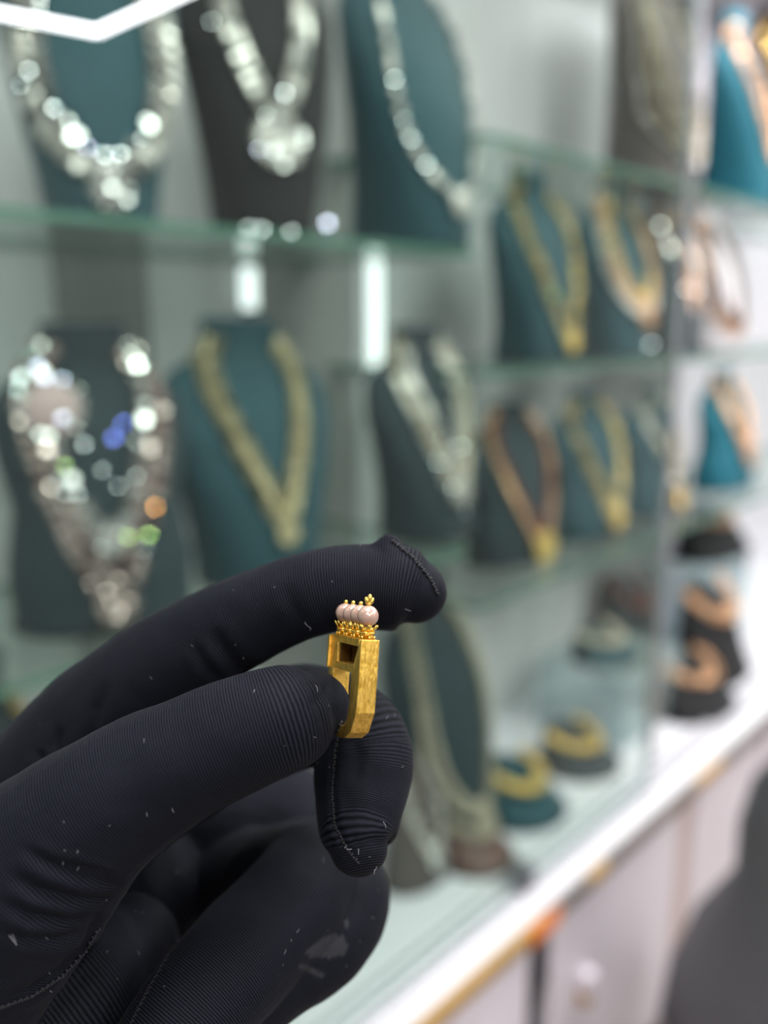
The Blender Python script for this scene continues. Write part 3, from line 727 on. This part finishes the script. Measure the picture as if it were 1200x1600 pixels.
tag(ring, 'brushed gold ring with a row of four small pearls, held between gloved fingertips', 'ring')
# local: x across the band, y away from the camera, z towards the pearls; y from 0 (near side) to 17.4 mm
hw = 1.85 * mm; LR = 17.2 * mm
outer = [(0, 0), (-.1, -7), (.15, -13.5), (2.5, -17.4), (5.6, -18.9), (8.6, -19.3), (11.6, -18.9), (14.7, -17.4), (17.05, -13.5), (17.3, -7), (17.2, 0)]
inner = [(.55, 0), (4.3, -6.3), (4.3, -12.2), (5.0, -15.3), (6.2, -16.7), (8.6, -17.2), (11.0, -16.7), (12.9, -15.3), (14.5, -12.2), (14.7, -6.3), (15.9, 0)]
mb = MB(); n = len(outer)
for side in (-1, 1):
    pass
vs = [];
for (y, z) in outer: vs += [(-hw, y * mm, z * mm), (hw, y * mm, z * mm)]
for (y, z) in inner: vs += [(-hw * .98, y * mm, z * mm), (hw * .98, y * mm, z * mm)]
fs = []
for i in range(n - 1):
    o0, o1, i0, i1 = 2 * i, 2 * i + 2, 2 * n + 2 * i, 2 * n + 2 * i + 2
    fs += [(o0, o1, o1 + 1, o0 + 1), (i0, i0 + 1, i1 + 1, i1), (o0, i0, i1, o1), (o0 + 1, o1 + 1, i1 + 1, i0 + 1)]
fs += [(0, 1, 2 * n + 1, 2 * n), (2 * n - 2, 4 * n - 2, 4 * n - 1, 2 * n - 1)]
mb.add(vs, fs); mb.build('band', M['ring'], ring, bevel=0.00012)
def rb(y0, y1, z0, z1, nm, x0=-1.78, x1=1.78):
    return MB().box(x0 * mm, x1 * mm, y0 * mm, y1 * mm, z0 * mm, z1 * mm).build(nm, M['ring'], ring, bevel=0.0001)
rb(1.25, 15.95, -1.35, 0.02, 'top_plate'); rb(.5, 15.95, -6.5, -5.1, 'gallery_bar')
rb(.5, 1.1, -5.1, -1.35, 'gallery_post'); rb(12.9, 15.95, -5.1, -1.35, 'gallery_post')
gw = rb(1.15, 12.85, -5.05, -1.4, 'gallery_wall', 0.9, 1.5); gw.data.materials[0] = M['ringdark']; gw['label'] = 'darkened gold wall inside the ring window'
rb(16.6, 17.5, -6.6, -.3, 'end_plate', -2.35, -1.8)
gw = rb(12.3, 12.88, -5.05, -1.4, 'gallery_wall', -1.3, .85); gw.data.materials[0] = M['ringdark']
PY = [2.1, 6.3, 10.5, 14.7]; PR = [2.02, 1.95, 1.95, 1.95]
ZP = 4.35
petal = MB(); 
petal.loft([[(0.42 * s * math.cos(a), 0.24 * s * math.sin(a) + yo, z) for a in [2 * math.pi * j / 8 for j in range(8)]] for s, yo, z in ((.5, 0, 0), (1, .12, .35), (1.1, .42, .8), (.75, .68, 1.2), (.2, .78, 1.4))])
petal_me = petal.mesh('petal', M['ringbead'], True)
bead_me = MB().ball((0, 0, 0), 1, 10, 6).mesh('granule', M['ringbead'], True)
for i, (y, r) in enumerate(zip(PY, PR)):
    pr = link('pearl', MB().ball((0, 0, 0), 1, 32, 20).mesh('pearl', M['pearl'], True), ring); pr.scale = (r * mm,) * 3; pr.location = (0, y * mm, ZP * mm)
    st = MB().lathe([(.0009 * .96, 0), (.00085 * .96, .0009), (.0013 * .96, .0013), (.0014 * .96, .0020), (.0010 * .96, .0022)], 20, (0, y * mm, 0)).build('pearl_cup', M['ringbead'], ring, smooth=True)
    for (zz, R) in ((.85, 1.25), (1.2, 1.55)):
        wr = MB().tube([(R * mm * math.cos(a), y * mm + R * mm * math.sin(a), zz * mm) for a in [2 * math.pi * j / 22 for j in range(23)]], .00017, 6).build('wire', M['ringbead'], st, smooth=True)
    for k in range(7):
        a = 2 * math.pi * (k + .35 * i) / 7
        g = link('petal', petal_me, st); g.rotation_euler = (random.uniform(-.1, .15), 0, a - math.pi / 2); g.scale = (mm, mm, mm)
        g.location = (1.25 * mm * math.cos(a), y * mm + 1.25 * mm * math.sin(a), 1.35 * mm)
    for k in range(6):
        a = 2 * math.pi * (k + .5) / 6; g = link('granule', bead_me, st); g.scale = (.32 * mm,) * 3; g.location = (1.35 * mm * math.cos(a), y * mm + 1.35 * mm * math.sin(a), .35 * mm)
    cb = link('top_granule', bead_me, ring); cb.scale = (.48 * mm,) * 3; cb.location = (0, y * mm, (ZP + r + .2) * mm)
for k, (dx, tz) in enumerate(((-.42, -.25), (.48, .3), (.05, .0))):
    g = link('bud_petal', bead_me, ring); g.scale = (.48 * mm, .5 * mm, .82 * mm); g.rotation_euler = (0, tz * 1.6, 0)
    g.location = (dx * mm, (PY[0] - .15 * (k == 2)) * mm, (ZP + PR[0] + .75 + .55 * (k == 2)) * mm)

# ------------------------------------------------------------------ the gloved hand
# chains: (px, py, distance from the camera, radius in px) of points along each finger axis
CH = {
 'index': [(-150, 1560, .212, 125), (-70, 1420, .212, 120), (20, 1290, .207, 112), (110, 1175, .200, 100), (215, 1075, .194, 88), (320, 1003, .189, 76), (415, 955, .186, 69), (500, 925, .184, 67), (575, 917, .1835, 67), (625, 919, .183, 66), (648, 925, .183, 50)],
 'thumb': [(-330, 1900, .185, 170), (-190, 1690, .176, 165), (-60, 1500, .170, 155), (40, 1375, .167, 145), (140, 1277, .165, 118), (250, 1205, .165, 100), (350, 1158, .165, 91), (430, 1128, .166, 86), (468, 1114, .168, 77), (488, 1106, .1695, 58)],
 'middle': [(150, 1300, .225, 85), (320, 1180, .215, 85), (460, 1120, .200, 82), (548, 1140, .190, 74), (567, 1180, .187, 79), (566, 1230, .184, 76), (560, 1282, .1795, 66), (558, 1306, .177, 58), (560, 1322, .1762, 46)],
 'ring_finger': [(200, 1420, .250, 80), (360, 1385, .238, 78), (468, 1366, .212, 78), (465, 1400, .199, 84), (390, 1482, .188, 89), (300, 1585, .178, 90), (230, 1690, .172, 84), (190, 1770, .170, 66)],
 'little': [(200, 1480, .255, 76), (350, 1420, .245, 76), (480, 1360, .222, 80), (528, 1400, .212, 80), (500, 1455, .203, 84), (425, 1510, .196, 84), (340, 1580, .190, 80), (280, 1640, .186, 64)],
 'web': [(180, 1330, .258, 130), (330, 1300, .255, 118), (440, 1290, .25, 100), (500, 1310, .242, 62)],
 'palm': [(-340, 1900, .225, 240), (-150, 1700, .228, 250), (30, 1540, .234, 230), (150, 1450, .238, 170), (230, 1400, .24, 130)],
 'thenar': [(-200, 1800, .190, 180), (-20, 1680, .186, 170), (110, 1570, .190, 120), (200, 1480, .205, 80)],
 'forearm': [(-340, 1880, .215, 260), (-560, 2120, .222, 250), (-760, 2350, .230, 262)],
}
def chain_pts(c, sub=12):
    P = [(*at_depth(x, y, d), r * d / FP) for x, y, d, r in c]; P = np.array(P); out = []
    for i in range(len(P) - 1):
        p0, p1, p2, p3 = P[max(i - 1, 0)], P[i], P[i + 1], P[min(i + 2, len(P) - 1)]
        for k in range(sub):
            q = k / sub; out.append(0.5 * ((2 * p1) + (p2 - p0) * q + (2 * p0 - 5 * p1 + 4 * p2 - p3) * q * q + (3 * p1 - p0 - 3 * p2 + p3) * q ** 3))
    out.append(P[-1]); return np.array(out)
chains = {k: chain_pts(c) for k, c in CH.items()}
def capsule(mb, P, n=32):
    # append hemispherical caps
    def cap(p, t, r, sgn):
        return [(p + t * sgn * r * math.sin(a), r * math.cos(a)) for a in (0.35, 0.7, 1.0, 1.25, 1.45)]
    t0 = Vector(P[1][:3] - P[0][:3]).normalized(); t1 = Vector(P[-1][:3] - P[-2][:3]).normalized()
    seq = [x for x in cap(Vector(P[0][:3]), t0, P[0][3], -1)][::-1] + [(Vector(p[:3]), p[3]) for p in P] + cap(Vector(P[-1][:3]), t1, P[-1][3], 1)
    mb.tube([s[0] for s in seq], [s[1] for s in seq], n)
hb = MB()
for k, P in chains.items(): capsule(hb, P)
# the pinched seam ridge of the index fingertip and its pointed corner
hb.tube([at_depth(592, 893, .183), at_depth(608, 855, .182), at_depth(614, 836, .182)], [.0052, .0032, .0015], 14)
hb.tube([at_depth(600, 880, .1822), at_depth(640, 888, .182), at_depth(672, 915, .182), at_depth(678, 935, .182)], [.0052, .0042, .0024, .0022], 14)
hb.tube([at_depth(612, 850, .182), at_depth(645, 873, .182), at_depth(676, 906, .182), at_depth(684, 928, .182), at_depth(676, 950, .182), at_depth(654, 958, .183)], [.0010, .0011, .0012, .0012, .0012, .0012], 10)
# pinched end of the middle fingertip
hb.tube([at_depth(522, 1325, .1765), at_depth(548, 1348, .176), at_depth(572, 1357, .176), at_depth(590, 1344, .1765)], [.0008, .0010, .0010, .0008], 10)
raw = hb.build('raw_hand', M['black'])
rm = raw.modifiers.new('r', 'REMESH'); rm.mode = 'VOXEL'; rm.voxel_size = 0.00062; rm.adaptivity = 0
sm = raw.modifiers.new('s', 'SMOOTH'); sm.factor = 0.5; sm.iterations = 5
dg = bpy.context.evaluated_depsgraph_get()
hm = bpy.data.meshes.new_from_object(raw.evaluated_get(dg)); hm.name = 'glove'
bpy.data.objects.remove(raw)
nv = len(hm.vertices); print('hand verts', nv)
V = np.empty(nv * 3); hm.vertices.foreach_get('co', V); V = V.reshape(-1, 3)
NRM = np.empty(nv * 3); hm.vertices.foreach_get('normal', NRM); NRM = NRM.reshape(-1, 3)
cR, cU, cF, cC = (np.array(v) for v in (RIGHT, UP, FWD, CAMP))
dv = V - cC; zd = dv @ cF; PXY = np.stack([600 + FP * (dv @ cR) / zd, 800 - FP * (dv @ cU) / zd], 1)
facing = -(NRM * dv).sum(1) / np.linalg.norm(dv, axis=1)
# knit coordinates: along the finger and around it
best = np.full(nv, 1e9); KT = np.zeros((nv, 3))
off = 0.0
for k, P in chains.items():
    A_ = P[:, :3]; R_ = P[:, 3]; seg = np.linalg.norm(np.diff(A_, axis=0), axis=1); arc = np.concatenate([[0], np.cumsum(seg)])
    T = np.gradient(A_, axis=0); T /= np.linalg.norm(T, axis=1)[:, None]
    for s0 in range(0, nv, 20000):
        v = V[s0:s0 + 20000]; D = v[:, None, :] - A_[None]; dist = np.linalg.norm(D, axis=2)
        j = np.argmin(dist, axis=1); dsel = dist[np.arange(len(v)), j]; sd = dsel - R_[j]
        d = v - A_[j]; al = (d * T[j]).sum(1)
        j2 = np.clip(j + np.where(al > 0, 1, -1), 0, len(A_) - 1); al2 = ((v - A_[j2]) * T[j2]).sum(1)
        wt = np.where(j2 == j, 0, np.abs(al) / (np.abs(al) + np.abs(al2) + 1e-9)); tcoord = (arc[j] + al) * (1 - wt) + (arc[j2] + al2) * wt
        rad = d - T[j] * al[:, None]; e1 = np.cross(T[j], -cF); e1 /= np.linalg.norm(e1, axis=1)[:, None]; e2 = np.cross(e1, T[j])
        ang = np.arctan2((rad * e1).sum(1), (rad * e2).sum(1)) * 0.0095
        m = sd < best[s0:s0 + 20000]
        bb = best[s0:s0 + 20000]; bb[m] = sd[m]; best[s0:s0 + 20000] = bb
        kk_ = KT[s0:s0 + 20000]; kk_[m] = np.stack([tcoord + off, ang, np.zeros(len(v))], 1)[m]; KT[s0:s0 + 20000] = kk_
    off += 0.37
# folds and creases pressed into the glove (polyline in the picture frame, depth range, depth mm, width px)
CR = [([(20, 1318), (75, 1348), (125, 1370), (185, 1385)], .15, .19, .9, 9), ([(5, 1362), (60, 1392), (120, 1408), (182, 1406)], .15, .19, 1.2, 10),
      ([(-10, 1405), (50, 1432), (110, 1440), (172, 1424)], .15, .19, 1.2, 10), ([(-10, 1450), (40, 1468), (95, 1468), (165, 1440)], .15, .19, .9, 9), ([(95, 1345), (130, 1356), (170, 1366)], .15, .19, .7, 6),
      ([(0, 1567), (50, 1548), (95, 1518), (130, 1480), (152, 1445)], .14, .20, 1.3, 8),
      ([(168, 1062), (150, 1110), (142, 1160), (150, 1200)], .18, .23, .9, 10), ([(95, 1130), (88, 1165), (92, 1200)], .18, .23, .8, 9), ([(60, 1170), (70, 1205)], .18, .23, .6, 8),
      ([(330, 975), (345, 1010), (370, 1040), (400, 1055)], .17, .2, 1.0, 12), ([(300, 1000), (318, 1035), (340, 1060)], .17, .2, .7, 9), ([(445, 905), (452, 940), (470, 970)], .16, .19, .35, 10),
      ([(531, 1130), (523, 1180), (519, 1235), (524, 1290), (545, 1330)], .16, .19, .55, 5), ([(548, 1140), (560, 1180), (556, 1220)], .16, .19, .35, 9), ([(585, 1190), (590, 1250), (580, 1310)], .16, .19, .3, 12),
      ([(480, 1110), (500, 1090), (515, 1066)], .15, .18, .3, 8), ([(535, 1300), (560, 1318), (590, 1312)], .16, .19, .3, 6)]
dis = np.zeros(nv)
for pl, z0, z1, a, wd in CR:
    dm = np.full(nv, 1e9); tp2 = np.zeros(nv); ns = len(pl) - 1
    for si, ((ax, ay), (bx, by)) in enumerate(zip(pl[:-1], pl[1:])):
        ab = np.array([bx - ax, by - ay]); t = np.clip(((PXY - (ax, ay)) @ ab) / (ab @ ab), 0, 1)
        d_ = np.linalg.norm(PXY - (np.array([ax, ay]) + t[:, None] * ab), axis=1)
        tp2 = np.where(d_ < dm, (si + t) / ns, tp2); dm = np.minimum(dm, d_)
    ok = (facing > 0.05) & (zd > z0) & (zd < z1)
    a = a * np.clip(3.2 * tp2, 0, 1) ** 1.3 * np.clip(6 * (1 - tp2) + .4, 0, 1)      # folds fade out at their ends
    dis += np.where(ok, -a * np.exp(-(dm / wd) ** 2) + .3 * a * np.exp(-((dm - 2.1 * wd) / (1.2 * wd)) ** 2), 0)
import mathutils.noise as mn
lown = np.array([mn.noise(Vector(v) * 95) for v in V]) * .45 + np.array([mn.noise(Vector(v) * 260 + Vector((3, 1, 2))) for v in V]) * .12
V += NRM * ((dis + lown) * mm)[:, None]
hm.vertices.foreach_set('co', V.ravel()); hm.update()
at = hm.attributes.new('knit', 'FLOAT_VECTOR', 'POINT'); at.data.foreach_set('vector', KT.ravel())
# dried water mark on the little finger and paler lint-rubbed tip
def inside(px, py, poly):
    c = np.zeros(len(px), bool); j = len(poly) - 1
    for i in range(len(poly)):
        xi, yi = poly[i]; xj, yj = poly[j]
        c ^= ((yi > py) != (yj > py)) & (px < (xj - xi) * (py - yi) / (yj - yi + 1e-9) + xi); j = i
    return c
stn = inside(PXY[:, 0], PXY[:, 1], [(478, 1488), (497, 1470), (520, 1459), (538, 1464), (545, 1478), (538, 1492), (515, 1497), (485, 1497)]) | inside(PXY[:, 0], PXY[:, 1], [(538, 1440), (543, 1434), (548, 1442), (543, 1452)]) \
    | inside(PXY[:, 0], PXY[:, 1], [(466, 1506), (490, 1512), (507, 1524), (505, 1530), (488, 1519), (468, 1512)])
stn &= facing > 0
at = hm.attributes.new('mark', 'FLOAT', 'POINT'); at.data.foreach_set('value', stn.astype(np.float32))
hm.polygons.foreach_set('use_smooth', [True] * len(hm.polygons))
g = mat('black_knit_nylon', (0.012, 0.013, 0.019), 0.6, Sheen_Weight=0.02, Sheen_Roughness=0.4)
nt = g.node_tree; b = nt.nodes['Principled BSDF']; b.inputs['Specular IOR Level'].default_value = 0.05
N = nt.nodes.new; L = nt.links.new
an = N('ShaderNodeAttribute'); an.attribute_name = 'knit'; sp = N('ShaderNodeSeparateXYZ'); L(an.outputs['Vector'], sp.inputs[0])
def wave(sock, period):
    m1 = N('ShaderNodeMath'); m1.operation = 'MULTIPLY'; m1.inputs[1].default_value = 2 * math.pi / period; L(sock, m1.inputs[0])
    m2 = N('ShaderNodeMath'); m2.operation = 'SINE'; L(m1.outputs[0], m2.inputs[0])
    m3 = N('ShaderNodeMath'); m3.operation = 'MULTIPLY_ADD'; m3.inputs[1].default_value = .5; m3.inputs[2].default_value = .5; L(m2.outputs[0], m3.inputs[0]); return m3.outputs[0]
nz = N('ShaderNodeTexNoise'); nz.inputs['Scale'].default_value = 900; nz.inputs['Detail'].default_value = 2
tcn = N('ShaderNodeTexCoord'); L(tcn.outputs['Object'], nz.inputs['Vector'])
wob = N('ShaderNodeMath'); wob.operation = 'MULTIPLY_ADD'; wob.inputs[1].default_value = .00016; L(nz.outputs[0], wob.inputs[0]); L(sp.outputs[0], wob.inputs[2])
ribs = wave(wob.outputs[0], .00045); cross = wave(sp.outputs[1], .00040)
mul = N('ShaderNodeMath'); mul.operation = 'MULTIPLY_ADD'; mul.inputs[1].default_value = .22; L(cross, mul.inputs[0]); L(ribs, mul.inputs[2])
mr = N('ShaderNodeMapRange'); mr.inputs[2].default_value = 1.22; L(mul.outputs[0], mr.inputs[0])
cm = N('ShaderNodeMix'); cm.data_type = 'RGBA'; cm.inputs[6].default_value = (.0005, .0006, .0012, 1); cm.inputs[7].default_value = (.019, .0215, .031, 1); L(mr.outputs[0], cm.inputs[0])
am = N('ShaderNodeAttribute'); am.attribute_name = 'mark'; sc_ = N('ShaderNodeMath'); sc_.operation = 'MULTIPLY'; sc_.inputs[1].default_value = .17; L(am.outputs['Fac'], sc_.inputs[0])
c2 = N('ShaderNodeMix'); c2.data_type = 'RGBA'; c2.inputs[7].default_value = (.16, .16, .17, 1); L(sc_.outputs[0], c2.inputs[0]); L(cm.outputs[2], c2.inputs[6]); L(c2.outputs[2], b.inputs['Base Color'])
bu = N('ShaderNodeBump'); bu.inputs['Strength'].default_value = .45; bu.inputs['Distance'].default_value = .00012; L(mul.outputs[0], bu.inputs['Height']); L(bu.outputs[0], b.inputs['Normal'])
M['glove'] = g; hm.materials.clear(); hm.materials.append(g)
hand = empty('gloved_hand', at_depth(100, 1500, .21)); bpy.context.view_layer.update()
tag(hand, 'hand in a fine-knit black glove pinching the pearl ring between fingertips', 'hand')
def world_child(o): o.parent = hand; o.matrix_parent_inverse = hand.matrix_world.inverted()
go = link('glove', hm); world_child(go)
bvh = BVHTree.FromPolygons([tuple(v) for v in V], [tuple(p.vertices) for p in hm.polygons])
def hit(px, py):
    r = ray(px, py).normalized(); h = bvh.ray_cast(CAMP, r, 1.0); return h[0], h[1]
M['thread'] = mat('black_sewing_thread', (0.010, 0.010, 0.014), 0.7)
M['lint'] = mat('pale_lint', (0.22, 0.22, 0.24), 0.8)
def seam(pl, r=.00028, step=5.0):
    mb = MB(); acc = 0; pts = []
    for (ax, ay), (bx, by) in zip(pl[:-1], pl[1:]):
        L_ = math.hypot(bx - ax, by - ay); k = 0
        while k < L_:
            pts.append((ax + (bx - ax) * k / L_, ay + (by - ay) * k / L_)); k += step
    prev = None
    for i, (x, y) in enumerate(pts):
        h, n = hit(x, y)
        if h is None: continue
        h2, n2 = hit(x + 2.2, y + 2.2 * (1 if i % 2 else -1))
        if h2 is None or (h2 - h).length > .002: continue
        mb.tube([h - (h2 - h) * .9 + n * r * .2, h + n * r * .9, h2 + n2 * r * .1], [r * .5, r, r * .5], 6)
    o = mb.build('seam', M['thread'], None, smooth=True); world_child(o); return o
seam([(532, 1128), (524, 1175), (519, 1235), (523, 1290), (543, 1328), (560, 1348)])
seam([(205, 1598), (232, 1545), (270, 1480), (305, 1432)], .0002)
seam([(0, 1574), (50, 1556), (98, 1524), (133, 1486), (156, 1448)], .00032)
seam([(613, 846), (645, 872), (672, 905), (683, 928)], .0003)
# lint and stray fibres
mb = MB()
fib = [(480, 975, 5), (485, 982, 3), (565, 852, 4), (650, 880, 3), (636, 952, 4), (20, 1469, 5), (22, 1466, 3), (548, 1325, 5), (541, 1322, 4), (584, 1360, 4), (586, 1356, 3), (276, 1362, 3), (600, 1290, 3), (478, 1238, 3), (628, 1198, 2), (300, 1008, 2), (270, 1265, 2), (560, 1330, 3), (122, 1356, 3)]
fib += [(random.uniform(60, 640), random.uniform(900, 1560), random.uniform(1, 2.2)) for _ in range(60)]
for (x, y, s) in fib:
    h, n = hit(x, y)
    if h is None: continue
    a = random.uniform(0, 6.28); L_ = s * .00012 * random.uniform(.8, 2.2); d = Vector((math.cos(a), math.sin(a) * .5, math.sin(a))) * L_
    mb.tube([h - d + n * .0001, h + n * (.00018 + .0001 * s * random.random()), h + d * random.uniform(.4, 1) + n * .00025], [.00003 + .00001 * s] * 3, 4)
lo = mb.build('lint', M['lint']); lo['kind'] = 'stuff'; world_child(lo)
# fuzz along the fingertip silhouettes
mb = MB()
for c, x0, x1, y0, y1 in (('tip', 585, 690, 838, 990), ('under', 500, 690, 955, 1000), ('end', 478, 620, 1290, 1370)):
    idx = np.where((PXY[:, 0] > x0) & (PXY[:, 0] < x1) & (PXY[:, 1] > y0) & (PXY[:, 1] < y1) & (np.abs(facing) < .35) & (zd < .195))[0]
    for i in rng.choice(idx, min(len(idx), 420), replace=False):
        p = Vector(V[i]); n = Vector(NRM[i]); d = (n + Vector(rng.uniform(-.9, .9, 3))).normalized() * rng.uniform(.0001, .00038)
        mb.tube([p, p + d], [.000018, .00001], 3)
lo = mb.build('glove_fuzz', M['thread']); lo['kind'] = 'stuff'; world_child(lo)
# knitted cuff at the wrist, outside the frame
